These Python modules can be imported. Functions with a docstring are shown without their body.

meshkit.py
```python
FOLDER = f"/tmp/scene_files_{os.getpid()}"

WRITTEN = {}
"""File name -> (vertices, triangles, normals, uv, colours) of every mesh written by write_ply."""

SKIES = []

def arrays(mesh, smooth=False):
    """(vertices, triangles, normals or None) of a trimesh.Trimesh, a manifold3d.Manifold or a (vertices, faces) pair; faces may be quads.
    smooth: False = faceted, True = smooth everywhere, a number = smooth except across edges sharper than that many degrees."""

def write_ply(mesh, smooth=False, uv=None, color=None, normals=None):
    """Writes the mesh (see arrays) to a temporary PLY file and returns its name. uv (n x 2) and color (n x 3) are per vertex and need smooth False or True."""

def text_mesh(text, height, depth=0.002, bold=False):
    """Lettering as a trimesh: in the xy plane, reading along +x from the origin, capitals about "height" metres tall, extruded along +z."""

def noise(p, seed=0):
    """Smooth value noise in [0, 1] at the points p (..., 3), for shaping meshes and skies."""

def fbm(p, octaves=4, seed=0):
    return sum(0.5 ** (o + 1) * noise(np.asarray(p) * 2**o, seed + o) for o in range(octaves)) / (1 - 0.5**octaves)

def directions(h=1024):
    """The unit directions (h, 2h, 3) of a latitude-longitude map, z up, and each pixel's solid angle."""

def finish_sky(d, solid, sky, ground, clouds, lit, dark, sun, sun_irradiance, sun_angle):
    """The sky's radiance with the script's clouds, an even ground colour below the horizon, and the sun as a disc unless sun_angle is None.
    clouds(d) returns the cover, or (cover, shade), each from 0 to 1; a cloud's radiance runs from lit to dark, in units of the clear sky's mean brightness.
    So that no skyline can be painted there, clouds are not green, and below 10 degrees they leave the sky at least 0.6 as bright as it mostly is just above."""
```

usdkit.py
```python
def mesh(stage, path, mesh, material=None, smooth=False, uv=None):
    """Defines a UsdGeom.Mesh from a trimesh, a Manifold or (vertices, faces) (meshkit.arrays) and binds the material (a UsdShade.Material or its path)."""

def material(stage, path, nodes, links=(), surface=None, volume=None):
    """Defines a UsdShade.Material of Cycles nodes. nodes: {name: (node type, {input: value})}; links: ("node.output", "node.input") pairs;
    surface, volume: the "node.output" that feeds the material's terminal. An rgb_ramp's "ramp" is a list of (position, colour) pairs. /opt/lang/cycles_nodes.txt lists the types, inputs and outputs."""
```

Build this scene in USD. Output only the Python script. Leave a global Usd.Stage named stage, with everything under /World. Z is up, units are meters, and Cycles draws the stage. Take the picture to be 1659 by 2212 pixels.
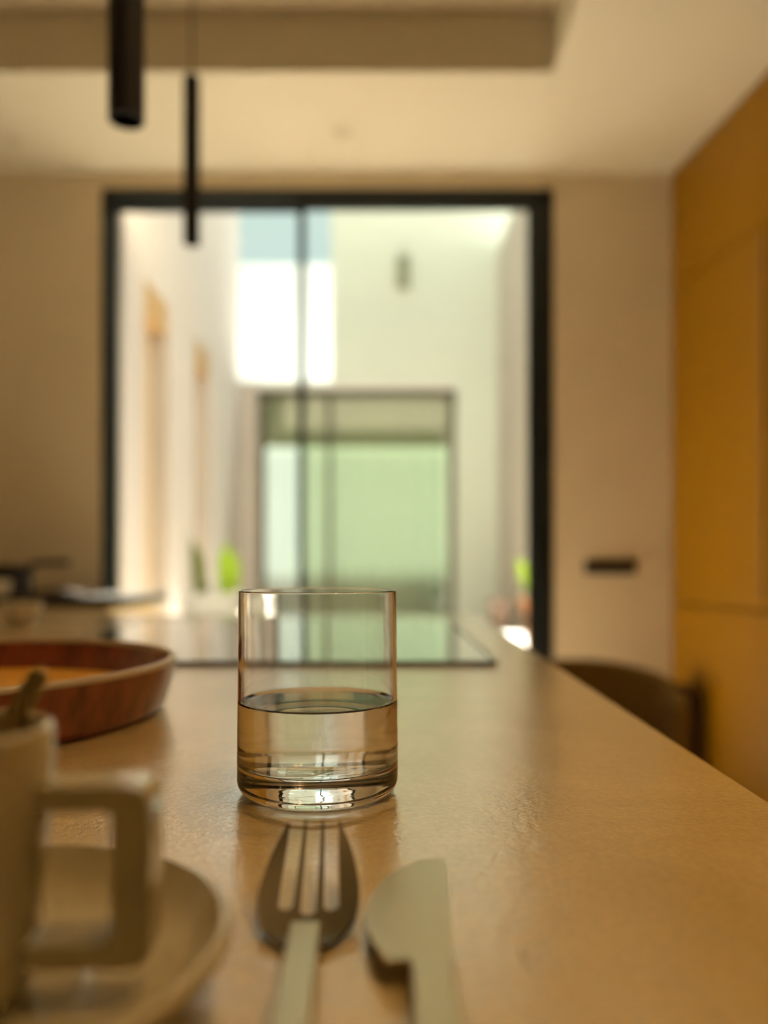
import math, random
import numpy as np
import trimesh
import manifold3d as m3
from shapely.geometry import Polygon, box as sbox, LineString
from shapely import affinity
from pxr import Usd, UsdGeom, UsdLux, UsdShade, Gf, Sdf
import usdkit, meshkit

random.seed(7)
rng = np.random.default_rng(7)
stage = Usd.Stage.CreateInMemory()
UsdGeom.SetStageUpAxis(stage, UsdGeom.Tokens.z)
UsdGeom.SetStageMetersPerUnit(stage, 1.0)
UsdGeom.Xform.Define(stage, '/World')
UsdGeom.Scope.Define(stage, '/World/Looks')

# ------------------------------------------------------------------ camera, sky, sun, exposure
EYE = 1.03                      # lens height; the worktop lies 12 cm below it
TOP = 0.9085                    # worktop height
cam = UsdGeom.Camera.Define(stage, '/World/camera')
cam.AddTranslateOp().Set(Gf.Vec3d(0, 0, EYE))
cam.AddRotateXYZOp().Set(Gf.Vec3f(90, 0, 0))          # looks along +y, level
cam.CreateHorizontalApertureAttr(36.0)
cam.CreateVerticalApertureAttr(48.0)
cam.CreateFocalLengthAttr(36.0 * 1750 / 1659)
cam.CreateVerticalApertureOffsetAttr(36.0 * (1216 - 1106) / 1659)
cam.CreateFStopAttr(4.1)
cam.CreateFocusDistanceAttr(0.40)
cam.CreateClippingRangeAttr(Gf.Vec2f(0.02, 500))
cam.CreateExposureAttr(0.30)

sky = UsdLux.DomeLight.Define(stage, '/World/sky_light')
sky.CreateColorAttr(Gf.Vec3f(0.80, 1.0, 0.95))
sky.CreateIntensityAttr(0.215)
sun = UsdLux.DistantLight.Define(stage, '/World/sun_light')
sun.CreateColorAttr(Gf.Vec3f(1.0, 0.96, 0.88))
sun.CreateIntensityAttr(10.5); sun.CreateNormalizeAttr(True)
sun.CreateAngleAttr(0.6)
SUN_FROM = np.array([0.015, 0.38, 0.91]); SUN_FROM /= np.linalg.norm(SUN_FROM)
def aim(prim, from_dir):        # a light shines along its own -z
    z = np.array(from_dir, float); z /= np.linalg.norm(z)
    x = np.cross([0, 1, 0], z); x /= np.linalg.norm(x); y = np.cross(z, x)
    m = Gf.Matrix4d(*x, 0, *y, 0, *z, 0, 0, 0, 0, 1)
    UsdGeom.Xformable(prim).AddTransformOp().Set(m)
aim(sun, SUN_FROM)

# ------------------------------------------------------------------ names, tags
used = {}
def numbered(base, parent):
    k = (parent, base); n = used.get(k, -1) + 1; used[k] = n
    return base if n == 0 else f'{base}_{n:03d}'
def tag(p, label=None, cat=None, group=None, kind=None):
    for k, v in (('label', label), ('category', cat), ('group', group), ('kind', kind)):
        if v: p.SetCustomDataByKey(k, v)
    return p
def thing(name, label, cat, loc=(0, 0, 0), rotz=0, group=None, kind=None):
    x = UsdGeom.Xform.Define(stage, '/World/' + numbered(name, '/World'))
    x.AddTranslateOp().Set(Gf.Vec3d(*map(float, loc))); x.AddRotateZOp().Set(float(rotz))
    return tag(x.GetPrim(), label, cat, group, kind)
def obj(name, mesh, m, parent=None, label=None, smooth=35):
    root = parent.GetPath().pathString if parent else '/World'
    p = usdkit.mesh(stage, root + '/' + numbered(name, root), mesh, M[m], smooth=smooth).GetPrim()
    if label: tag(p, label)
    return p
def struct(name, label=None):
    x = UsdGeom.Xform.Define(stage, '/World/' + numbered(name, '/World'))
    return tag(x.GetPrim(), label, None, None, 'structure')

# ------------------------------------------------------------------ shapes
def bx(x0, x1, y0, y1, z0, z1, r=0.0):
    if r <= 0:
        b = trimesh.creation.box([x1 - x0, y1 - y0, z1 - z0]); b.apply_translation([(x0 + x1) / 2, (y0 + y1) / 2, (z0 + z1) / 2]); return b
    s = m3.Manifold.sphere(r, 16)
    return tri(m3.Manifold.batch_hull([s.translate((x, y, z)) for x in (x0 + r, x1 - r) for y in (y0 + r, y1 - r) for z in (z0 + r, z1 - r)]))
def tri(man):
    m = man.to_mesh(); return trimesh.Trimesh(np.array(m.vert_properties[:, :3]), np.array(m.tri_verts), process=False)
def man(t):
    return m3.Manifold(m3.Mesh(np.asarray(t.vertices, np.float32), np.asarray(t.faces, np.uint32)))
def cat(*ms): return trimesh.util.concatenate(list(ms))
def lathe(prof, n=96):          # profile (r, z) from bottom axis around to top axis, counter-clockwise => outward faces
    p = np.array(prof, float); a = np.arange(n) * 2 * np.pi / n
    v, f, ring = [], [], []
    for r, z in p:
        if r < 1e-9: ring.append([len(v)] * n); v.append((0, 0, z))
        else:
            ring.append(list(range(len(v), len(v) + n))); v += [(r * math.cos(t), r * math.sin(t), z) for t in a]
    for i in range(len(p) - 1):
        for j in range(n):
            k = (j + 1) % n; q = [ring[i][j], ring[i][k], ring[i + 1][k], ring[i + 1][j]]
            for t in ((q[0], q[1], q[2]), (q[0], q[2], q[3])):
                if len(set(t)) == 3: f.append(t)
    return trimesh.Trimesh(np.array(v), np.array(f), process=False)
def arc(cx, cz, r, a0, a1, n=8):
    return [(cx + r * math.cos(math.radians(a0 + (a1 - a0) * i / n)), cz + r * math.sin(math.radians(a0 + (a1 - a0) * i / n))) for i in range(n + 1)]
def tube(pts, r, n=16):
    pts = np.array(pts, float); rr = np.broadcast_to(r, (len(pts),))
    return tri(sum([m3.Manifold.batch_hull([m3.Manifold.sphere(float(rr[i]), n).translate(pts[i]), m3.Manifold.sphere(float(rr[i + 1]), n).translate(pts[i + 1])]) for i in range(len(pts) - 1)], m3.Manifold()))
def extr(poly, z0, z1):
    e = trimesh.creation.extrude_polygon(poly, z1 - z0, engine='earcut'); e.apply_translation([0, 0, z0]); return e
def move(t, loc=(0, 0, 0), rz=0):
    t = t.copy(); t.apply_transform(trimesh.transformations.rotation_matrix(math.radians(rz), [0, 0, 1])); t.apply_translation(loc); return t

# ------------------------------------------------------------------ materials
M = {}
def mat(name, nodes, links=(), surface='p.BSDF'):
    M[name] = usdkit.material(stage, '/World/Looks/' + name, nodes, list(links), surface=surface)
def plain(name, col, rough=0.5, metal=0.0, spec=0.5, coat=0.0, var=0.0, scale=6.0, bump=0.0, bscale=200.0, stretch=(1, 1, 1), coat_rough=0.05):
    n = {'p': ('principled_bsdf', {'base_color': col, 'roughness': rough, 'metallic': metal, 'specular_ior_level': spec, 'coat_weight': coat, 'coat_roughness': coat_rough})}
    l = []
    if var or bump:
        n['g'] = ('texture_coordinate', {}); n['mp'] = ('mapping', {'scale': stretch}); l.append(('g.object', 'mp.vector'))
    if var:
        n['n'] = ('noise_texture', {'scale': scale, 'detail': 4.0, 'roughness': 0.6})
        n['r'] = ('rgb_ramp', {'ramp': [(0.3, tuple(c * (1 - var) for c in col)), (0.7, tuple(min(1, c * (1 + var)) for c in col))]})
        l += [('mp.vector', 'n.vector'), ('n.fac', 'r.fac'), ('r.color', 'p.base_color')]
    if bump:
        n['bn'] = ('noise_texture', {'scale': bscale, 'detail': 3.0, 'roughness': 0.55})
        n['b'] = ('bump', {'strength': bump, 'distance': 0.001})
        l += [('mp.vector', 'bn.vector'), ('bn.fac', 'b.height'), ('b.normal', 'p.normal')]
    mat(name, n, l)

plain('wall_paint', (0.88, 0.76, 0.56), 0.75, var=0.03, scale=3, bump=0.05, bscale=120)
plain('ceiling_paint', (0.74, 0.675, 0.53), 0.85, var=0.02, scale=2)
plain('recess_dimmed', (0.60, 0.50, 0.34), 0.85, var=0.02, scale=2)  # ceiling colour darkened: dimness of the recess is put into it
plain('floor_wood', (0.80, 0.66, 0.48), 0.45, var=0.25, scale=5, stretch=(6, 0.6, 1))
plain('frame_black', (0.004, 0.010, 0.013), 0.5)
plain('lamp_black', (0.004, 0.005, 0.008), 0.6)
plain('cord_dark', (0.05, 0.035, 0.03), 0.6)
plain('ochre_lacquer', (0.35, 0.165, 0.0), 0.40, spec=0.3, var=0.05, scale=1.5)
plain('ochre_edge', (0.42, 0.24, 0.06), 0.35)
plain('cabinet_cream', (0.66, 0.52, 0.31), 0.5, var=0.03)
plain('cabinet_inside', (0.10, 0.06, 0.03), 0.7)
plain('worktop_dark', (0.04, 0.032, 0.022), 0.35, var=0.2, scale=20)
plain('black_metal', (0.012, 0.011, 0.012), 0.4)
plain('black_plastic', (0.014, 0.011, 0.009), 0.35)
plain('white_ceramic', (0.82, 0.76, 0.62), 0.15, coat=0.5)
plain('cup_ceramic', (0.50, 0.435, 0.26), 0.22, coat=0.7, coat_rough=0.10, var=0.03, scale=40)
plain('steel_dimmed', (0.15, 0.125, 0.075), 0.27, metal=1.0, bump=0.04, bscale=900)  # handle metal darkened: the fork head's dark reflection is put into its colour
plain('steel_satin', (0.58, 0.53, 0.38), 0.38, metal=1.0, bump=0.04, bscale=900)
plain('spoon_metal', (0.42, 0.33, 0.15), 0.32, metal=1.0)
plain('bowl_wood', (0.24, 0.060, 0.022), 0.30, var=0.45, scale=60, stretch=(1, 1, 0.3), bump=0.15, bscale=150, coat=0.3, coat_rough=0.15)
plain('bowl_floor_glow', (0.85, 0.42, 0.05), 0.30, var=0.25, scale=12)  # orange glow inside the bowl is painted into this colour
plain('bowl_lit_rim', (0.50, 0.40, 0.28), 0.28)  # pale tone stands for light caught along the bowl's edge
plain('chair_fabric', (0.19, 0.11, 0.02), 0.9, var=0.2, scale=60, bump=0.2, bscale=400)
plain('added_mat_fibre', (0.10, 0.055, 0.025), 1.0, var=0.3, scale=90, bump=0.4, bscale=300)
plain('chair_wood', (0.05, 0.03, 0.015), 0.5, var=0.2, scale=12)
plain('bin_dark', (0.022, 0.008, 0.018), 0.45)
plain('courtyard_cream', (0.57, 0.51, 0.475), 0.9, var=0.02, scale=2)
plain('courtyard_green', (0.73, 0.79, 0.72), 0.9, var=0.02, scale=2)
plain('courtyard_white', (0.80, 0.79, 0.76), 0.9, var=0.01, scale=2)
plain('courtyard_grey', (0.56, 0.51, 0.45), 0.9, var=0.02, scale=2)
plain('courtyard_tile', (0.30, 0.25, 0.20), 0.7, var=0.06, scale=3)
plain('bench_stone', (0.46, 0.43, 0.38), 0.9, var=0.05, scale=8)
plain('opening_tan', (0.55, 0.36, 0.18), 0.8)
plain('shutter_tan', (0.70, 0.55, 0.38), 0.7)
plain('room_olive', (0.28, 0.30, 0.19), 0.9)
plain('frame_olive', (0.10, 0.095, 0.06), 0.5)
plain('lamp_grey', (0.30, 0.32, 0.22), 0.6)
plain('terracotta', (0.50, 0.20, 0.06), 0.8, var=0.1, scale=30)
plain('pink_clay', (0.36, 0.26, 0.21), 0.8, var=0.08, scale=30)
plain('pot_white', (0.33, 0.31, 0.27), 0.5)
plain('soil', (0.08, 0.05, 0.025), 1.0, var=0.4, scale=80, bump=0.6, bscale=120)
plain('spot_lens', (0.62, 0.55, 0.42), 0.4)
plain('roof_render', (0.75, 0.66, 0.5), 0.9)

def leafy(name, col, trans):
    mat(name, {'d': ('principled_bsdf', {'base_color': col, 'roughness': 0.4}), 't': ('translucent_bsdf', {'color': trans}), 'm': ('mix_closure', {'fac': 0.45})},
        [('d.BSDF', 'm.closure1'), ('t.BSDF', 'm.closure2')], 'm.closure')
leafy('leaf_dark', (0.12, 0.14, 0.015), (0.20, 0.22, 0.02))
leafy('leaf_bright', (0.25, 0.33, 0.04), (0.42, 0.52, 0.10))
leafy('curtain_green', (0.60, 0.665, 0.55), (0.56, 0.61, 0.51))
leafy('curtain_white', (0.80, 0.83, 0.81), (0.70, 0.73, 0.72))

mat('pane', {'gm': ('geometry', {}), 'io': ('map_range', {'from_min': 0.0, 'from_max': 1.0, 'to_min': 1.4, 'to_max': 1 / 1.4}), 'f': ('fresnel', {}), 't': ('transparent_bsdf', {'color': (0.97, 0.99, 0.97)}), 'g': ('glossy_bsdf', {'color': (1, 1, 1), 'roughness': 0.0}), 'm': ('mix_closure', {})},
    [('gm.backfacing', 'io.value'), ('io.result', 'f.IOR'), ('f.fac', 'm.fac'), ('t.BSDF', 'm.closure1'), ('g.BSDF', 'm.closure2')], 'm.closure')
mat('clear_glass', {'p': ('principled_bsdf', {'base_color': (0.996, 0.996, 0.985), 'roughness': 0.0, 'ior': 1.5, 'transmission_weight': 1.0})})
mat('water', {'p': ('principled_bsdf', {'base_color': (0.995, 0.99, 0.97), 'roughness': 0.0, 'ior': 1.333, 'transmission_weight': 1.0})})
mat('hob_glass', {'p': ('principled_bsdf', {'base_color': (0.012, 0.012, 0.012), 'roughness': 0.05, 'ior': 1.52, 'coat_weight': 1.0, 'coat_roughness': 0.03})})
plain('hob_trim', (0.05, 0.045, 0.035), 0.4)
plain('hob_print', (0.30, 0.29, 0.27), 0.4)

# leathered stone worktop: cloudy tan, fine raised grain
mat('worktop_stone', {
    'g': ('texture_coordinate', {}),
    'n1': ('noise_texture', {'scale': 7.0, 'detail': 5.0, 'roughness': 0.6, 'distortion': 0.6}),
    'r1': ('rgb_ramp', {'ramp': [(0.30, (0.57, 0.43, 0.19)), (0.5, (0.65, 0.50, 0.235)), (0.70, (0.71, 0.555, 0.27))]}),
    'n2': ('noise_texture', {'scale': 330.0, 'detail': 3.0, 'roughness': 0.6}),
    'r2': ('rgb_ramp', {'ramp': [(0.30, (0.86, 0.86, 0.86)), (0.6, (1, 1, 1))]}),
    'mx': ('mix', {'mix_type': 'multiply', 'fac': 1.0}),
    'b1': ('noise_texture', {'scale': 240.0, 'detail': 4.0, 'roughness': 0.5, 'distortion': 0.8}),
    'b2': ('noise_texture', {'scale': 45.0, 'detail': 2.0}),
    'ad': ('math', {'math_type': 'multiply_add', 'value2': 1.2}),
    'bp': ('bump', {'strength': 0.19, 'distance': 0.0016}),
    'p': ('principled_bsdf', {'roughness': 0.24, 'specular_ior_level': 1.0, 'coat_weight': 1.0, 'coat_roughness': 0.16, 'coat_ior': 1.9}),
}, [('g.object', 'n1.vector'), ('g.object', 'n2.vector'), ('g.object', 'b1.vector'), ('g.object', 'b2.vector'), ('n1.fac', 'r1.fac'), ('n2.fac', 'r2.fac'), ('r1.color', 'mx.color1'), ('r2.color', 'mx.color2'),
    ('mx.color', 'p.base_color'), ('b2.fac', 'ad.value1'), ('b1.fac', 'ad.value3'), ('ad.value', 'bp.height'), ('bp.normal', 'p.normal'), ('bp.normal', 'p.coat_normal')])

mat('unseen_lamp_lens', {'p': ('principled_bsdf', {'base_color': (0.9, 0.9, 0.9), 'emission_color': (1.0, 0.62, 0.27), 'emission_strength': 330.0})})  # glow of the unseen ceiling downlights that brighten the worktop

# ------------------------------------------------------------------ room shell
BACK = 3.50                      # inner face of the window wall
CEIL, TRAY = 2.712, 2.918        # lower ceiling ring and the recess above it
LX, RX, RY = -2.25, 2.40, -2.6
DX0, DX1, DZ = -1.219, 0.731, 2.646

fl = struct('floor'); obj('floor_slab', bx(LX, RX, RY, BACK + 0.2, -0.12, -0.012), 'floor_wood', fl)
k = 0
for i in range(int((RX - LX) / 0.19) + 1):     # boards run towards the window
    x0 = LX + i * 0.19; x1 = min(x0 + 0.187, RX)
    if x1 - x0 < 0.02: continue
    off = (i * 0.73) % 1.6
    ys = [RY] + [y for y in np.arange(RY + off, BACK, 1.6) if y > RY + 0.1] + [BACK - 0.001]
    for a, b in zip(ys[:-1], ys[1:]):
        obj('floorboard', bx(x0, x1, a, b - 0.003, -0.012, 0), 'floor_wood', fl, smooth=False)
w = struct('wall_back')
obj('plaster', bx(LX - 0.2, DX0, BACK, BACK + 0.22, -0.12, TRAY + 0.2), 'wall_paint', w)
obj('plaster', bx(DX1, RX + 0.2, BACK, BACK + 0.22, -0.12, TRAY + 0.2), 'wall_paint', w)
obj('lintel', bx(DX0, DX1, BACK, BACK + 0.22, DZ, TRAY + 0.2), 'wall_paint', w)
w = struct('wall_left'); obj('plaster', bx(LX - 0.2, LX, RY - 0.2, BACK, -0.12, TRAY + 0.2), 'wall_paint', w)
w = struct('wall_right'); obj('plaster', bx(RX, RX + 0.2, RY - 0.2, BACK, -0.12, TRAY + 0.2), 'wall_paint', w)
w = struct('wall_front'); obj('plaster', bx(LX, RX, RY - 0.2, RY, -0.12, TRAY + 0.2), 'wall_paint', w)
c = struct('ceiling')
obj('recess_panel', bx(LX, RX, RY, BACK, TRAY, TRAY + 0.2), 'recess_dimmed', c)
TX0, TX1, TY0, TY1 = -1.85, 0.58, -1.9, 2.774
ring = Polygon([(LX, RY), (RX, RY), (RX, BACK), (LX, BACK)]).difference(sbox(TX0, TY0, TX1, TY1))
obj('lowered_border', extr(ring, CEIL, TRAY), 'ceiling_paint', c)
b = struct('baseboard_back'); obj('board', bx(DX1 + 0.02, 1.20, BACK - 0.014, BACK, 0, 0.08), 'wall_paint', b)

# the sliding door to the courtyard
d = struct('door_1')
F0, F1 = BACK - 0.005, BACK + 0.10
obj('jamb', bx(DX0, DX0 + 0.035, F0, F1, 0, DZ, 0.003), 'frame_black', d)
obj('jamb', bx(DX1 - 0.045, DX1, F0, F1, 0, DZ, 0.003), 'frame_black', d)
obj('head', bx(DX0, DX1, F0, F1, DZ - 0.045, DZ, 0.003), 'frame_black', d)
obj('threshold', bx(DX0, DX1, F0, F1, 0, 0.03, 0.003), 'frame_black', d)
def sash(x0, x1, y, lw, rw, th, name):
    z0, z1 = 0.03, DZ - 0.045
    obj('sash_stile', bx(x0, x0 + lw, y, y + 0.035, z0, z1, 0.003), 'frame_black', d)
    obj('sash_stile', bx(x1 - rw, x1, y, y + 0.035, z0, z1, 0.003), 'frame_black', d)
    obj('sash_rail', bx(x0 + lw, x1 - rw, y, y + 0.035, z1 - th, z1, 0.003), 'frame_black', d)
    obj('sash_rail', bx(x0 + lw, x1 - rw, y, y + 0.035, z0, z0 + 0.05, 0.003), 'frame_black', d)
    obj('pane', bx(x0 + lw, x1 - rw, y + 0.014, y + 0.020, z0 + 0.05, z1 - th), 'pane', d, smooth=False)
sash(DX0 + 0.035, -0.345, BACK + 0.055, 0.012, 0.028, 0.022, 'left')
sash(-0.373, DX1 - 0.045, BACK + 0.008, 0.030, 0.062, 0.035, 'right')
obj('door_handle', cat(bx(DX1 - 0.085, DX1 - 0.066, BACK - 0.035, BACK - 0.022, 0.93, 1.12, 0.004), bx(DX1 - 0.08, DX1 - 0.071, BACK - 0.025, BACK + 0.01, 0.945, 0.958), bx(DX1 - 0.08, DX1 - 0.071, BACK - 0.025, BACK + 0.01, 1.092, 1.105)), 'frame_black', d)

# ------------------------------------------------------------------ courtyard
FAR = 6.70
g = struct('courtyard_floor')
obj('paving_base', bx(-1.6, 1.4, BACK + 0.22, FAR + 2.6, -0.12, -0.02), 'courtyard_grey', g)
for i in range(5):
    for j in range(7):
        obj('paving_tile', bx(-1.2 + i * 0.43, -1.2 + i * 0.43 + 0.425, BACK + 0.22 + j * 0.43, BACK + 0.22 + j * 0.43 + 0.425, -0.02, 0.0), 'courtyard_tile', g, smooth=False)
wl = struct('courtyard_wall')    # on the left, with two tall recessed openings
hol = [(4.05, 4.50), (5.13, 5.56)]
ys = [BACK + 0.22, hol[0][0], hol[0][1], hol[1][0], hol[1][1], FAR]
for a, b_ in ((ys[0], ys[1]), (ys[2], ys[3]), (ys[4], ys[5])):
    obj('render_coat', bx(-1.5, -1.2, a, b_, -0.02, 4.9), 'courtyard_cream', wl)
for a, b_ in hol:
    obj('render_coat', bx(-1.5, -1.2, a, b_, 2.46, 4.9), 'courtyard_cream', wl)
    obj('head_lining', bx(-1.5, -1.203, a, b_, 2.30, 2.46), 'opening_tan', wl)
    obj('shutter', bx(-1.34, -1.30, a, b_, 0.0, 2.30), 'shutter_tan', wl)
wr = struct('courtyard_wall'); obj('render_coat', bx(0.94, 1.2, BACK + 0.22, FAR, -0.02, 3.6), 'courtyard_grey', wr)
wf = struct('courtyard_wall')    # the building across, with a glazed door
G0, G1, GZ = -1.05, 0.595, 2.47
obj('render_coat', bx(-1.5, G0, FAR, FAR + 0.25, -0.02, 2.53), 'courtyard_cream', wf)
obj('render_coat', bx(G1, 1.2, FAR, FAR + 0.25, -0.02, 2.53), 'courtyard_green', wf)
obj('render_coat', bx(G0, G1, FAR, FAR + 0.25, GZ, 2.53), 'courtyard_white', wf)
obj('unseen_terrace_slab', bx(-1.5, 1.2, FAR + 0.95, FAR + 3.4, 2.45, 2.53), 'courtyard_white', wf)  # slab out of view; stops short so sun lights the curtain from behind
obj('screen_wall', bx(-0.436, 1.2, FAR, FAR + 0.22, 2.53, 4.05), 'courtyard_green', wf)
ww = struct('terrace_wall'); obj('render_coat', bx(-2.4, 1.2, 10.0, 10.2, 2.53, 4.72), 'courtyard_white', ww)
# the room behind the glazed door
rm = struct('garden_room')
obj('room_wall', bx(-1.5, -1.4, FAR + 0.25, FAR + 2.5, 0, 2.45), 'room_olive', rm)
obj('room_wall', bx(1.1, 1.2, FAR + 0.25, FAR + 2.5, 0, 2.45), 'room_olive', rm)
obj('room_wall', bx(-1.5, 1.2, FAR + 2.5, FAR + 2.6, 0, 2.53), 'room_olive', rm)
d = struct('door_2')
Y0, Y1 = FAR + 0.03, FAR + 0.09
obj('jamb', bx(G0, G0 + 0.06, Y0, Y1, 0, GZ), 'frame_olive', d); obj('jamb', bx(G1 - 0.06, G1, Y0, Y1, 0, GZ), 'frame_olive', d)
obj('head', bx(G0, G1, Y0, Y1, GZ - 0.06, GZ), 'frame_olive', d); obj('threshold', bx(G0, G1, Y0, Y1, 0, 0.04), 'frame_olive', d)
obj('mullion', bx(-0.475, -0.435, Y0, Y1, 0.04, GZ - 0.06), 'frame_olive', d)
obj('pane', bx(G0 + 0.06, -0.475, Y0 + 0.027, Y0 + 0.033, 0.04, GZ - 0.06), 'pane', d, smooth=False)
obj('pane', bx(-0.435, G1 - 0.06, Y0 + 0.027, Y0 + 0.033, 0.04, GZ - 0.06), 'pane', d, smooth=False)
obj('blind_box', bx(G0, G1, Y1 + 0.02, Y1 + 0.12, 2.02, GZ), 'room_olive', d)
def curtain(x0, x1, y, z0, z1, waves, amp, seed):
    n = 140; xs = np.linspace(x0, x1, n); ph = np.linspace(0, waves * 2 * np.pi, n)
    r = np.random.default_rng(seed); jit = np.cumsum(r.normal(0, 0.03, n))
    yy = y + amp * np.sin(ph + jit)
    pts = np.column_stack([xs, yy]); poly = LineString(pts).buffer(0.004, cap_style=2)
    return extr(poly, z0, z1)
p = obj('curtain', curtain(-1.02, -0.70, FAR + 0.26, 0.02, 2.02, 5, 0.022, 1), 'curtain_white')
tag(p, 'white sheer curtain behind the far glazed door, at its left end', 'curtain')
p = obj('curtain', curtain(-0.69, 0.58, FAR + 0.27, 0.02, 2.02, 9, 0.025, 2), 'curtain_green')
tag(p, 'pale green sheer curtain filling most of the far glazed door', 'curtain')
t = thing('wall_lantern', 'small grey-green lantern high on the pale green wall across the courtyard', 'lantern', (0.155, FAR, 3.40))
obj('back_plate', bx(-0.05, 0.05, -0.015, 0, -0.10, 0.10, 0.005), 'lamp_grey', t)
obj('lamp_body', tri(m3.Manifold.cylinder(0.22, 0.055, 0.045, 24)).apply_translation([0, -0.07, -0.11]), 'lamp_grey', t)
obj('lamp_cap', tri(m3.Manifold.cylinder(0.02, 0.065, 0.05, 24)).apply_translation([0, -0.07, 0.11]), 'lamp_grey', t)

# masonry benches and pots
t = thing('masonry_bench', 'pale masonry bench along the left courtyard wall', 'bench', (0, 0, 0))
obj('seat_slab', bx(-1.194, -0.86, 4.45, 5.60, 0.64, 0.70, 0.01), 'bench_stone', t); obj('base', bx(-1.194, -0.90, 4.50, 5.55, 0, 0.64), 'bench_stone', t)
def leaf(base, tip, wid, bend, n=9):
    base, tip, bend = map(lambda q: np.array(q, float), (base, tip, bend)); side = np.cross(tip - base, [0, 1, 0]); side /= np.linalg.norm(side)
    up = np.cross(side, tip - base); up /= np.linalg.norm(up)
    P, N = [], []
    for i in range(n):
        s = i / (n - 1); c_ = base + (tip - base) * s + bend * math.sin(math.pi * s); w_ = wid * (0.35 + 0.9 * math.sin(math.pi * min(0.97, s * 0.82 + 0.12))) * (1 if s < 0.8 else (1 - s) / 0.2 * 0.9 + 0.1)
        P.append((c_ - side * w_ / 2, c_ + up * 0.12 * w_, c_ + side * w_ / 2, c_ - up * 0.02))
    v = np.array(P).reshape(-1, 3); f = []
    for i in range(n - 1):
        for j in range(4):
            a, b_ = i * 4 + j, i * 4 + (j + 1) % 4; f += [(a, b_, b_ + 4), (a, b_ + 4, a + 4)]
    f += [(0, 2, 1), (0, 3, 2), (n * 4 - 4, n * 4 - 3, n * 4 - 2), (n * 4 - 4, n * 4 - 2, n * 4 - 1)]
    m_ = trimesh.Trimesh(v, f, process=False); m_.fix_normals(); return m_
t = thing('potted_plant', 'pale oblong planter on the bench with two upright green leaves', 'potted plant', (-1.055, 4.98, 0.70))
outer = sbox(-0.14, -0.12, 0.14, 0.12).buffer(0.02); inner = outer.buffer(-0.018)
obj('pot', cat(extr(outer, 0, 0.012), extr(outer.difference(inner), 0.012, 0.145)), 'pot_white', t)
obj('soil', extr(inner, 0.02, 0.13), 'soil', t)
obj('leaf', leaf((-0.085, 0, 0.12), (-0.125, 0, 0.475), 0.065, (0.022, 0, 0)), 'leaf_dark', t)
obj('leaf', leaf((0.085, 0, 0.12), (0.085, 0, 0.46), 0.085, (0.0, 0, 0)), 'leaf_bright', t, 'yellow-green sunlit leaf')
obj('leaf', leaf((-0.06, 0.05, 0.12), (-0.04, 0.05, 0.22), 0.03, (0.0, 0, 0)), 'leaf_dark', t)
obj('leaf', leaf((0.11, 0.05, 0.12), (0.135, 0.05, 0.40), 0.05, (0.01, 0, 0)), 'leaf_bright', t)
t = thing('masonry_bench', 'low pale masonry bench along the right courtyard wall', 'bench', (0, 0, 0))
obj('seat_slab', bx(0.60, 0.934, 4.0, 6.0, 0.53, 0.58, 0.01), 'bench_stone', t); obj('base', bx(0.64, 0.934, 4.05, 5.95, 0, 0.53), 'bench_stone', t)
def pot(r0, r1, h):
    return lathe([(0, 0)] + [(r0, 0), (r1, h * 0.86)] + [(r1 * 1.12, h * 0.86), (r1 * 1.12, h), (r1 * 0.98, h), (r0 * 0.9, h * 0.5), (0, h * 0.5)], 40)
t = thing('potted_plant', 'orange terracotta pot with bright green leaves beside the right door jamb', 'potted plant', (0.83, 4.25, 0.58))
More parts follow.
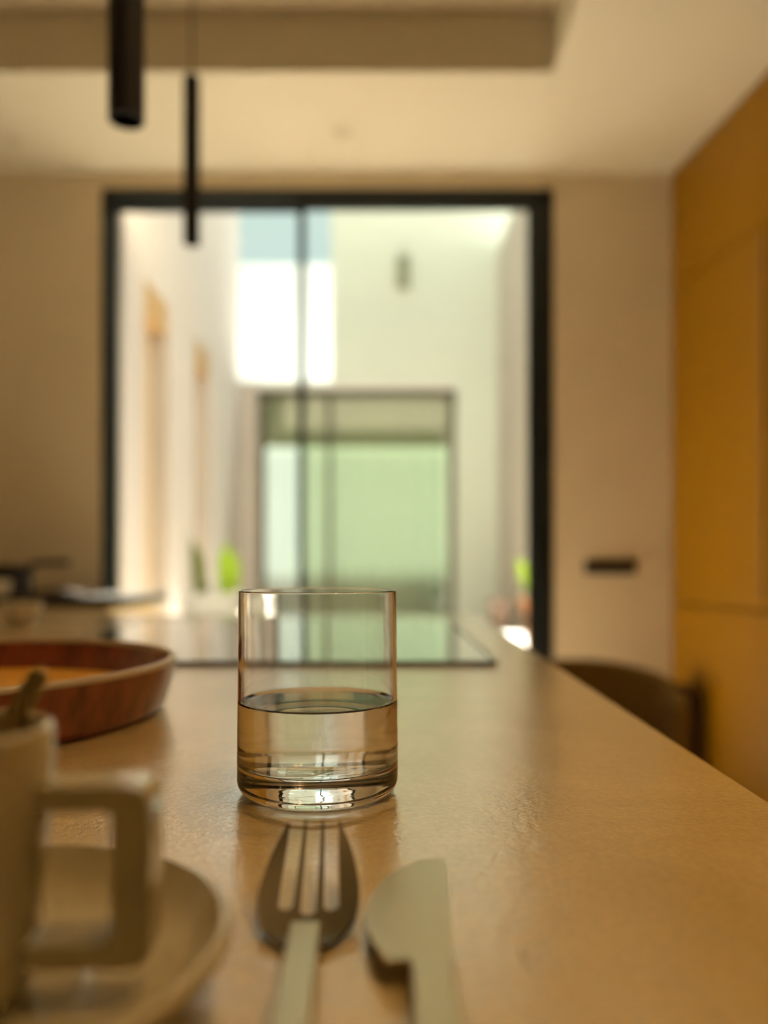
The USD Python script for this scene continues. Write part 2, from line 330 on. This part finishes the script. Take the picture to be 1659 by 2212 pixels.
obj('pot', pot(0.085, 0.10, 0.26), 'terracotta', t)
obj('soil', lathe([(0, 0.131), (0.096, 0.131), (0.098, 0.235), (0, 0.235)], 32), 'soil', t)
for kx in range(9):
    a = kx * 0.7 + 0.2; e = 0.10 + 0.03 * (kx % 3)
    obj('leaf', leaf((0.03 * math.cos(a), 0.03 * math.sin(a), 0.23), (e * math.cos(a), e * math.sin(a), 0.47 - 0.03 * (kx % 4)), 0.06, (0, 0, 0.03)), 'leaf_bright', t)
t = thing('clay_pot', 'empty pinkish clay pot on the right courtyard bench', 'pot', (0.80, 5.55, 0.58))
obj('pot_body', pot(0.07, 0.085, 0.20), 'pink_clay', t)

# ------------------------------------------------------------------ tall ochre cabinets on the right
# their fronts run from (1.242, 3.5) towards the camera, turned about five degrees out of line with the room
ANG = math.degrees(math.atan(0.0919))
def cab(i, y0, wdt, label, grip):
    X0 = 1.242 + 0.0919 * (3.5 - y0)
    t = thing('tall_cabinet', label, 'cabinet', (X0, y0, 0), ANG, 'tall ochre cabinets')   # local -y runs along the fronts to the camera, +x into the wall
    obj('carcass', bx(0.022, 0.55, -wdt + 0.001, -0.062, 0.10, CEIL - 0.004), 'cabinet_inside', t)
    obj('plinth', bx(0.06, 0.5, -wdt + 0.001, -0.062, 0.0, 0.10), 'bin_dark', t)
    for z0, z1 in ((0.10, 0.855), (0.863, 2.195), (2.203, CEIL - 0.006)):
        dr = obj('door', bx(0, 0.022, -wdt + 0.002, -0.002, z0, z1, 0.002), 'ochre_lacquer', t)
    if grip:
        obj('grip_strip', bx(-0.014, -0.0005, -0.026, -0.006, 0.90, 2.16, 0.003), 'ochre_edge', t, 'pale full-height grip strip')
    return t
ca = math.cos(math.radians(ANG))
wd = 0.694 / ca
cab(0, 3.495, wd, 'farthest tall ochre cabinet, against the window wall', False)
cab(1, 3.495 - 0.694, wd, 'tall ochre cabinet with a pale vertical grip strip at its edge', True)
for i in (2, 3, 4):
    cab(i, 3.495 - 0.694 * i, wd, ['tall ochre cabinet third from the window wall', 'tall ochre cabinet fourth from the window wall', 'tall ochre cabinet fifth from the window wall'][i - 2], True)

# switch plate on the back wall
t = thing('switch_plate', 'black horizontal switch plate on the wall right of the sliding door', 'switch', (0.977, BACK, 1.013))
obj('plate', bx(-0.110, 0.110, -0.010, 0, -0.030, 0.030, 0.003), 'black_plastic', t)
for i in range(3): obj('rocker', bx(-0.098 + i * 0.067, -0.036 + i * 0.067, -0.014, -0.008, -0.022, 0.022, 0.002), 'black_plastic', t)

# ------------------------------------------------------------------ back-left kitchen run
t = thing('base_cabinet', 'cream base cabinet beneath the dark worktop in the back left corner', 'cabinet', (0, 0, 0))
obj('carcass', bx(-2.24, -0.985, 2.94, 3.485, 0.10, 0.868), 'cabinet_cream', t)
obj('plinth', bx(-2.24, -1.0, 3.0, 3.485, 0, 0.10), 'bin_dark', t)
for i in range(2):
    z0, z1 = 0.105, 0.865; x0 = -2.235 + i * 0.625
    dr = obj('door', bx(x0, x0 + 0.619, 2.92, 2.94, z0, z1, 0.002), 'cabinet_cream', t)
    obj('door_handle', bx(x0 + 0.2, x0 + 0.42, 2.900, 2.921, 0.80, 0.812, 0.003), 'black_metal', dr)
p = obj('worktop', bx(-2.245, -0.93, 2.89, 3.49, 0.868, 0.905, 0.004), 'worktop_dark'); tag(p, 'dark brown worktop on the back left base cabinet', 'worktop')
t = thing('saucepan', 'black saucepan with a long straight handle on the back left worktop', 'saucepan', (-1.47, 3.15, 0.905))
obj('pan_body', lathe([(0, 0)] + arc(0.082, 0.012, 0.012, -90, 0, 5) + [(0.094, 0.10), (0.097, 0.103), (0.092, 0.104), (0.090, 0.014), (0, 0.006)], 56), 'black_metal', t)
obj('pan_handle', tube([(0.085, -0.03, 0.085), (0.13, -0.05, 0.122), (0.265, -0.07, 0.128)], [0.013, 0.012, 0.012]), 'black_metal', t)
obj('pan_lid', lathe([(0, 0.104), (0.094, 0.104), (0.090, 0.110), (0.03, 0.120), (0, 0.121)], 56), 'black_metal', t)
t = thing('drinking_cup', 'pale round cup at the left edge in front of the black saucepan', 'cup', (-1.405, 2.96, 0.905))
obj('cup_body', lathe([(0, 0)] + arc(0.022, 0.016, 0.016, -90, 0, 5) + [(0.040, 0.035), (0.041, 0.062), (0.0385, 0.0625), (0.036, 0.03), (0.02, 0.006), (0, 0.005)], 48), 'white_ceramic', t)
t = thing('hand_towel', 'dark folded cloth lying flat on the back left worktop', 'cloth', (-1.22, 3.05, 0.905))
obj('fold', bx(-0.085, 0.085, -0.06, 0.06, 0, 0.012, 0.005), 'chair_wood', t); obj('fold', bx(-0.08, 0.07, -0.05, 0.055, 0.012, 0.022, 0.004), 'chair_wood', t)

# ------------------------------------------------------------------ island, hob
IS = 0.8                                  # the island is turned 0.8 degrees
isl = thing('kitchen_island', 'long kitchen island with a tan leathered stone worktop', 'island', (0.1905, 0.0, 0), -IS)
obj('worktop', bx(-1.25, 0.0, -0.55, 1.90, TOP - 0.04, TOP, 0.002), 'worktop_stone', isl)
obj('carcass', bx(-1.22, -0.03, -0.52, 1.87, 0.10, TOP - 0.04), 'cabinet_cream', isl)
obj('plinth', bx(-1.18, -0.08, -0.48, 1.82, 0, 0.10), 'bin_dark', isl)
for i in range(4):
    y0 = -0.515 + i * 0.596
    obj('side_panel', bx(-0.030, -0.012, y0, y0 + 0.59, 0.105, TOP - 0.046, 0.002), 'cabinet_cream', isl)
t = thing('induction_hob', 'black glass hob set into the far half of the island worktop', 'hob', (0, 0, TOP))
hx0, hx1, hy0, hy1 = -0.47, 0.13, 0.965, 1.66
obj('glass_plate', bx(hx0, hx1, hy0, hy1, 0.0005, 0.005, 0.0015), 'hob_glass', t)
fr = sbox(hx0 - 0.004, hy0 - 0.005, hx1 + 0.004, hy1 + 0.005).difference(sbox(hx0, hy0, hx1, hy1))
obj('edge_trim', extr(fr, 0.0, 0.0052), 'hob_trim', t)
for x_, y_, r_ in ((-0.33, 1.15, 0.09), (-0.02, 1.15, 0.07), (-0.33, 1.47, 0.07), (-0.02, 1.47, 0.10)):
    obj('zone_mark', move(extr(Polygon([(r_ * math.cos(a), r_ * math.sin(a)) for a in np.linspace(0, 2 * np.pi, 64, endpoint=False)]).difference(Polygon([((r_ - .002) * math.cos(a), (r_ - .002) * math.sin(a)) for a in np.linspace(0, 2 * np.pi, 64, endpoint=False)])), 0.005, 0.0052), (x_, y_, 0)), 'hob_print', t)
t = thing('small_dish', 'small cream dish on the far left of the island, behind the wooden bowl', 'dish', (-0.735, 1.64, TOP))
obj('dish_body', lathe([(0, 0)] + arc(0.025, 0.004, 0.004, -90, -20, 3) + [(0.040, 0.024), (0.043, 0.042), (0.0405, 0.0425), (0.036, 0.024), (0.022, 0.006), (0, 0.005)], 48), 'white_ceramic', t)

# ------------------------------------------------------------------ chair and bin behind the island
t = thing('lounge_chair', 'dark brown chair with a rounded back below the switch plate', 'chair', (0.615, 2.40, 0.0100))
def shell(r0, r1, a0, a1, z0, z1, drop, n=30):
    a = np.radians(np.linspace(a0, a1, n)); pts = []
    h = z1 - drop * np.abs(np.linspace(-1, 1, n)) ** 2.2
    parts_ = []
    for i in range(n - 1):
        q = [m3.Manifold.sphere(0.012, 10).translate((r * math.cos(a[j]), r * math.sin(a[j]), z)) for j in (i, i + 1) for r in (r0 + .012, r1 - .012) for z in (z0 + .012, h[j] - .012)]
        parts_.append(m3.Manifold.batch_hull(q))
    return tri(m3.Manifold.batch_boolean(parts_, m3.OpType.Add))
obj('backrest', shell(0.225, 0.275, -20, 200, 0.40, 0.705, 0.09), 'chair_fabric', t)
obj('seat_cushion', tri(m3.Manifold.batch_hull([m3.Manifold.sphere(0.03, 16).translate((0.19 * math.cos(a), 0.19 * math.sin(a), z)) for a in np.linspace(0, 2 * np.pi, 28, endpoint=False) for z in (0.36, 0.43)])), 'chair_fabric', t)
obj('seat_frame', lathe([(0, 0.30), (0.22, 0.30), (0.235, 0.345), (0, 0.345)], 40), 'chair_wood', t)
for a in (45, 135, 225, 315):
    q = math.radians(a); obj('leg', tube([(0.17 * math.cos(q), 0.17 * math.sin(q), 0.31), (0.23 * math.cos(q), 0.23 * math.sin(q), 0.0105)], [0.018, 0.010]), 'chair_wood', t)
p = obj('added_dark_mat', bx(0.28, 1.06, 1.95, 3.40, 0.0005, 0.010, 0.004), 'added_mat_fibre'); tag(p, 'dark brown mat added out of view beneath the lounge chair to darken the lower cabinets', 'mat')  # added out of view: cuts sun bounce onto the lower cabinets
t = thing('waste_bin', 'near-black slim bin between the chair and the ochre cabinets', 'bin', (1.162, 3.24, 0))
obj('bin_body', lathe([(0, 0), (0.075, 0), (0.088, 0.50), (0.084, 0.50), (0.072, 0.006), (0, 0.006)], 40), 'bin_dark', t)
obj('bin_lid', lathe([(0, 0.50), (0.091, 0.50), (0.091, 0.52), (0.06, 0.545), (0, 0.55)], 40), 'bin_dark', t)

# ------------------------------------------------------------------ pendants and ceiling spots
def pendant(x, y, zb, r, ln, label):
    t = thing('pendant_lamp', label, 'pendant lamp', (x, y, zb), 0, 'black cylinder pendants')
    obj('shade', lathe([(0, 0.03), (r - 0.003, 0.03), (r - 0.003, 0.0), (r, 0.0), (r, ln - 0.004), (r - 0.004, ln), (0, ln)], 48), 'lamp_black', t)
    obj('diffuser', lathe([(0, 0.022), (r - 0.004, 0.022), (r - 0.004, 0.028), (0, 0.028)], 40), 'lamp_black', t)
    obj('cord', tube([(0, 0, ln - 0.002), (0, 0, TRAY - zb - 0.02)], 0.0028, 10), 'cord_dark', t)
    obj('ceiling_rose', lathe([(0, TRAY - zb - 0.025), (0.05, TRAY - zb - 0.025), (0.05, TRAY - zb), (0, TRAY - zb)], 40), 'lamp_black', t)
pendant(-0.3975, 1.25, 1.712, 0.0272, 0.55, 'nearer black cylinder pendant, cut by the top edge of the photo')
pendant(-0.546, 2.30, 1.935, 0.0235, 0.475, 'farther black cylinder pendant on a thin cord, in front of the sliding door')
def spot(x, y, z, label):
    t = thing('ceiling_spot', label, 'ceiling spotlight', (x, y, z), 0)
    obj('trim_ring', lathe([(0.034, -0.001), (0.048, -0.001), (0.047, -0.004), (0.036, -0.004)][::1] + [(0.034, -0.001)], 40), 'ceiling_paint', t)
    obj('lens', lathe([(0, -0.003), (0.034, -0.003), (0.034, -0.0005), (0, -0.0005)], 32), 'spot_lens', t)
spot(-0.162, 3.16, CEIL, 'unlit recessed spot in the lowered ceiling above the sliding door')
spot(-1.475, 3.22, CEIL, 'unlit recessed spot in the lowered ceiling at the far left')

def downlight(x, y, z, where):       # out of view, placed to light worktop and cabinets; deep black cans: the lens is set back, so the beam stays within about 40 degrees of straight down
    t = thing('unseen_downlight', 'unseen black cylinder downlight lighting worktop and cabinets, on the ceiling ' + where, 'downlight', (x, y, z), 0, 'unseen black cylinder downlights')
    obj('can', lathe([(0, 0), (0.055, 0), (0.055, -0.12), (0.050, -0.12), (0.050, -0.055), (0, -0.055)][::-1], 40), 'lamp_black', t)
    obj('lens', lathe([(0, -0.060), (0.046, -0.060), (0.046, -0.056), (0, -0.056)], 32), 'unseen_lamp_lens', t)
for x_, y_, z_, w_ in ((0.50, 0.10, TRAY, 'recess, directly over the fork and knife'), (0.34, 0.95, TRAY, 'recess, over the hob end of the island'), (0.98, 0.45, CEIL, 'border, in front of the ochre cabinets')):
    downlight(x_, y_, z_, w_)

# ------------------------------------------------------------------ on the worktop: tumbler, water
GX, GY = 0.0 + (687 - 829.5) * 0.432 / 1750, 0.432
t = thing('drinking_glass', 'clear straight tumbler half full of water in the middle of the worktop', 'glass', (GX, GY, TOP))
RO, RT, WALL, H = 0.0426, 0.0418, 0.0017, 0.1072
prof = [(0, 0.0014)] + [(r_, 0.0013) for r_ in (0.004, 0.008, 0.012, 0.016, 0.020, 0.024)] + [(0.028, 0.0009), (0.0315, 0.0)] + arc(0.0426 - 0.0080, 0.0080, 0.0080, -80, 0, 12) + [(0.0426, 0.02), (0.0424, 0.05), (0.0420, 0.08), (0.0418, H - 0.0009)]
prof += arc(0.0418 - WALL / 2, H - 0.0009, WALL / 2, 15, 165, 6)
def inner_r(z): return float(np.interp(z, [0.0, 0.02, 0.05, 0.08, H], [0.0426, 0.0426, 0.0424, 0.0420, 0.0418])) - WALL
bz = 0.0155
inn = [(inner_r(z), z) for z in (0.10, 0.08, 0.05, 0.03)]
inn += arc(inner_r(0.02) - 0.0022, bz + 0.0028, 0.0022, 0, -80, 8)
inn += [(0.024, bz + 0.0006), (0.012, bz + 0.0001), (0, bz)]
gb = lathe(prof + inn, 160); gv = gb.vertices.copy(); gr = np.hypot(gv[:, 0], gv[:, 1])
wob = (meshkit.fbm(gv * np.array([110.0, 110.0, 60.0]) + 5.0, 2, 3) - 0.5) * 0.0009       # pressed glass: the underside is not quite flat
gv[:, 2] += np.where((gv[:, 2] < 0.004) & (gr < 0.031) & (gr > 0.002), np.maximum(wob, -0.0005), 0); gb.vertices = gv
obj('glass_body', gb, 'clear_glass', t, smooth=30)
WZ = 0.0478
wp = [(0, bz - 0.0002), (0.012, bz - 0.0001), (0.024, bz + 0.0004)] + [(r + 0.00025, z - 0.0001) for r, z in arc(inner_r(0.02) - 0.0022, bz + 0.0028, 0.0022, -80, 0, 8)] + [(inner_r(0.03) + 0.00025, 0.03), (inner_r(WZ) + 0.00025, WZ + 0.0016)]
wp += [(inner_r(WZ) - 0.0003, WZ + 0.0014), (inner_r(WZ) - 0.0012, WZ + 0.0005), (inner_r(WZ) - 0.0026, WZ + 0.0001), (inner_r(WZ) - 0.005, WZ), (0, WZ)]
t = thing('water', 'clear still water filling the lower half of the tumbler', 'water', (GX, GY, TOP))
obj('water_body', lathe(wp, 160), 'water', t, smooth=30)

# ------------------------------------------------------------------ fork
def bend_sheet(poly, zf, thick, step=0.0016):
    e = extr(poly, 0, thick)
    for _ in range(6):
        L = e.edges_unique_length.max()
        if L < step * 1.6: break
        v, f = trimesh.remesh.subdivide_to_size(e.vertices, e.faces, step * 1.5, max_iter=12); e = trimesh.Trimesh(v, f); break
    v = e.vertices.copy(); v[:, 2] += zf(v[:, 0], v[:, 1]); e.vertices = v
    return e
yk = np.array([-0.002, 0.001, 0.0065, 0.0108, 0.0150, 0.0232, 0.0317, 0.0402, 0.0489, 0.0531, 0.0590])
hw = np.array([0.0066, 0.00864, 0.01298, 0.01546, 0.01663, 0.01729, 0.0166, 0.01534, 0.0132, 0.01181, 0.0098])
from scipy.interpolate import PchipInterpolator
HW = PchipInterpolator(yk, hw); yy = np.linspace(-0.002, 0.0590, 60)
outline = Polygon([(-HW(y), y) for y in yy] + [(HW(y), y) for y in yy[::-1]])
def slot(xb, yb, xt, wb, wt):
    s = Polygon([(xb - wb / 2, yb), (xb + wb / 2, yb), (xt + wt / 2, 0.062), (xt - wt / 2, 0.062)])
    return s.union(Polygon([(xb + wb / 2 * math.cos(a), yb + wb / 2 * math.sin(a)) for a in np.linspace(0, 2 * np.pi, 24)]))
headp = outline
for s in (slot(-0.0077, 0.0195, -0.0065, 0.0053, 0.0054), slot(0.0, 0.0172, 0.0, 0.0053, 0.0054), slot(0.0077, 0.0190, 0.0065, 0.0051, 0.0053)):
    headp = headp.difference(s)
headp = headp.buffer(-0.0004).buffer(0.0004)
def fork_z(x, y):                 # the head rises from its heel to the tips and is slightly dished across
    q = np.clip(y / 0.059, 0, None)
    return 0.0002 + 0.0205 * q ** 1.35 + 6.0 * x ** 2 * np.clip((0.05 - y) / 0.04, 0, 1) + 18.0 * np.clip(0.006 - y, 0, 1) ** 2
t = thing('fork', 'four-tined metal fork lying tines away, in front of the tumbler', 'fork', (-0.0248, 0.2531, TOP), 1.9)
obj('fork_head', bend_sheet(headp, fork_z, 0.0017), 'steel_dimmed', t, smooth=50)
def bar(y0, y1, w0, w1, zt0, zt1, th0, th1, r=0.0011):
    s = m3.Manifold.sphere(r, 12); q = []
    for y, w_, z, th in ((y0, w0, zt0, th0), (y1, w1, zt1, th1)):
        q += [s.translate((sx * (w_ / 2 - r), y, zz)) for sx in (-1, 1) for zz in (z - r, z - th + r)]
    return tri(m3.Manifold.batch_hull(q))
obj('fork_handle', bar(0.0045, -0.150, 0.0100, 0.0126, 0.0074, 0.0145, 0.0046, 0.0050), 'steel_satin', t)

# knife: broad curved blade, flat bar handle
KP = [(0.0165, 0.3148), (0.0221, 0.3138), (0.0240, 0.3089), (0.0221, 0.2778), (0.0203, 0.2477), (0.0194, 0.2275), (0.0090, 0.2275), (0.0079, 0.2326), (0.0011, 0.2320), (-0.0027, 0.2428), (-0.0055, 0.2550), (-0.0060, 0.2645), (-0.0047, 0.2778), (-0.0013, 0.2925), (0.0049, 0.3032), (0.0106, 0.3108)]
kp = Polygon(KP).buffer(-0.0015).buffer(0.003).buffer(-0.0015)
kp = affinity.translate(kp, -0.014, -0.2275)
t = thing('table_knife', 'broad-bladed metal butter knife lying right of the fork', 'knife', (0.014, 0.2275, TOP), 0)
obj('knife_blade', bend_sheet(kp, lambda x, y: 0.0062 - 0.0012 * np.clip(y / 0.085, 0, 1) - 4.0 * np.clip(-x - 0.006, 0, 1) ** 2, 0.0016, 0.003), 'steel_satin', t, smooth=50)
kh = bar(0.0025, -0.150, 0.0118, 0.0150, 0.0092, 0.0150, 0.0088, 0.0100)
obj('knife_handle', kh.apply_translation([-0.0005, 0, 0]), 'steel_satin', t)

# ------------------------------------------------------------------ saucer, cup, spoon
CX, CY = -0.1130, 0.215
t = thing('saucer', 'cream ceramic saucer beneath the cup at the lower left', 'saucer', (CX, CY, TOP))
obj('saucer_body', lathe([(0, 0.0015), (0.032, 0.0015), (0.034, 0.0), (0.038, 0.0), (0.040, 0.002)] + [(0.050, 0.0036), (0.060, 0.0062), (0.0690, 0.0150)] + arc(0.0694, 0.0200, 0.0026, -70, 110, 6) + [(0.0640, 0.0150), (0.0575, 0.0085), (0.045, 0.0060), (0.034, 0.0055), (0.031, 0.0062), (0.029, 0.0052), (0, 0.0050)], 128), 'cup_ceramic', t)
KX = -0.1170
t = thing('coffee_cup', 'small cream cup with a square loop handle on the saucer', 'cup', (KX, CY, TOP + 0.0052))
R = 0.0275
obj('cup_body', lathe([(0, 0.001), (0.019, 0.001), (0.020, 0.0), (0.022, 0.0)] + arc(R - 0.0120, 0.008, 0.008, -80, 0, 8) + [(R - 0.0030, 0.025), (R - 0.0010, 0.045), (R, 0.060), (R, 0.0710)] + arc(R - 0.0018, 0.0710, 0.0018, 10, 170, 6) + [(R - 0.0044, 0.045), (R - 0.0065, 0.025), (R - 0.0090, 0.010), (0.018, 0.0055), (0, 0.005)], 96), 'cup_ceramic', t)
def loop_handle(u0, u1, z0, z1, bar_t, bar_r, bar_b, thick, r):
    outer = sbox(u0, z0, u1, z1).buffer(-0.006).buffer(0.006)
    hole = sbox(u0 - 0.0, z0 + bar_b, u1 - bar_r, z1 - bar_t).buffer(-0.0022).buffer(0.0022)
    prof_ = outer.difference(hole)
    lay = []
    for k_ in range(7):          # rounded band: inset at both faces
        s = -1 + 2 * k_ / 6; lay.append((s * thick / 2, r * (1 - math.sqrt(max(0, 1 - abs(s) ** 4)))))
    ms = []
    for (a, ia), (b_, ib) in zip(lay[:-1], lay[1:]):
        ins = min(ia, ib); e = extr(prof_.buffer(-max(ins, 1e-5)), a, b_); ms.append(man(e))
    e = tri(m3.Manifold.batch_boolean(ms, m3.OpType.Add))
    v = e.vertices.copy(); e.vertices = np.column_stack([v[:, 0], -v[:, 2], v[:, 1]])
    return e
hd = loop_handle(0.0235, 0.0560, 0.0106, 0.0586, 0.0068, 0.0102, 0.0070, 0.0160, 0.003)
obj('cup_handle', move(hd, rz=3), 'cup_ceramic', t)
t = thing('teaspoon', 'brownish metal teaspoon standing in the cream cup', 'spoon', (KX, CY, TOP))
P0, P1 = np.array([-0.0150, -0.0070, 0.0150]), np.array([0.0150, 0.0265, 0.0895])
def flatbar(a, b_, w_, th, r=0.0012):
    a, b_ = np.array(a), np.array(b_); ax = b_ - a; ax /= np.linalg.norm(ax); s = np.cross(ax, [0, 1, 0]); s /= np.linalg.norm(s); n_ = np.cross(s, ax)
    sp = m3.Manifold.sphere(r, 12); q = []
    for p_, k_ in ((a, 0.6), (a + (b_ - a) * 0.75, 0.85), (b_ - ax * 0.002, 1.0)):
        q += [sp.translate(p_ + s * sx * (w_ * k_ / 2 - r) + n_ * sn * (th / 2 - r)) for sx in (-1, 1) for sn in (-1, 1)]
    q.append(sp.translate(b_))
    return tri(m3.Manifold.batch_hull(q))
obj('spoon_handle', flatbar(P0 + (P1 - P0) * 0.18, P1, 0.0066, 0.0028), 'spoon_metal', t)
sb = trimesh.creation.icosphere(3, 1.0); sb.apply_scale([0.0085, 0.0045, 0.013]); sb = man(sb) - man(trimesh.creation.icosphere(3, 1.0).apply_scale([0.0078, 0.0045, 0.0122]).apply_translation([0, -0.0016, 0]))
sb = tri(sb); ax = (P1 - P0) / np.linalg.norm(P1 - P0)
sb.apply_transform(trimesh.geometry.align_vectors([0, 0, 1], ax)); sb.apply_translation(P0 + ax * 0.008)
obj('spoon_bowl', sb, 'spoon_metal', t)

# ------------------------------------------------------------------ wooden bowl
t = thing('serving_bowl', 'large shallow dark red wooden bowl with a pale rim', 'bowl', (-0.365, 0.645, TOP))
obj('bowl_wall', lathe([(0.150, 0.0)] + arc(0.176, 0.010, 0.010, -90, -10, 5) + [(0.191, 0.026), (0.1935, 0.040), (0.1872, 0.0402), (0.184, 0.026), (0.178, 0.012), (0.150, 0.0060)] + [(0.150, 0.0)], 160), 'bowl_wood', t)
obj('bowl_lit_rim', lathe([(0.1870, 0.0398), (0.1937, 0.0398)] + arc(0.1904, 0.0410, 0.0034, -10, 190, 8) + [(0.1870, 0.0398)], 160), 'bowl_lit_rim', t, 'rim painted pale for the light it catches')
obj('bowl_floor', lathe([(0, 0.0005), (0.1495, 0.0005), (0.1495, 0.0061), (0.1775, 0.0135), (0.1770, 0.0145), (0.10, 0.0140), (0, 0.0140)], 128), 'bowl_floor_glow', t, 'inside floor of the bowl with its orange glow painted in')
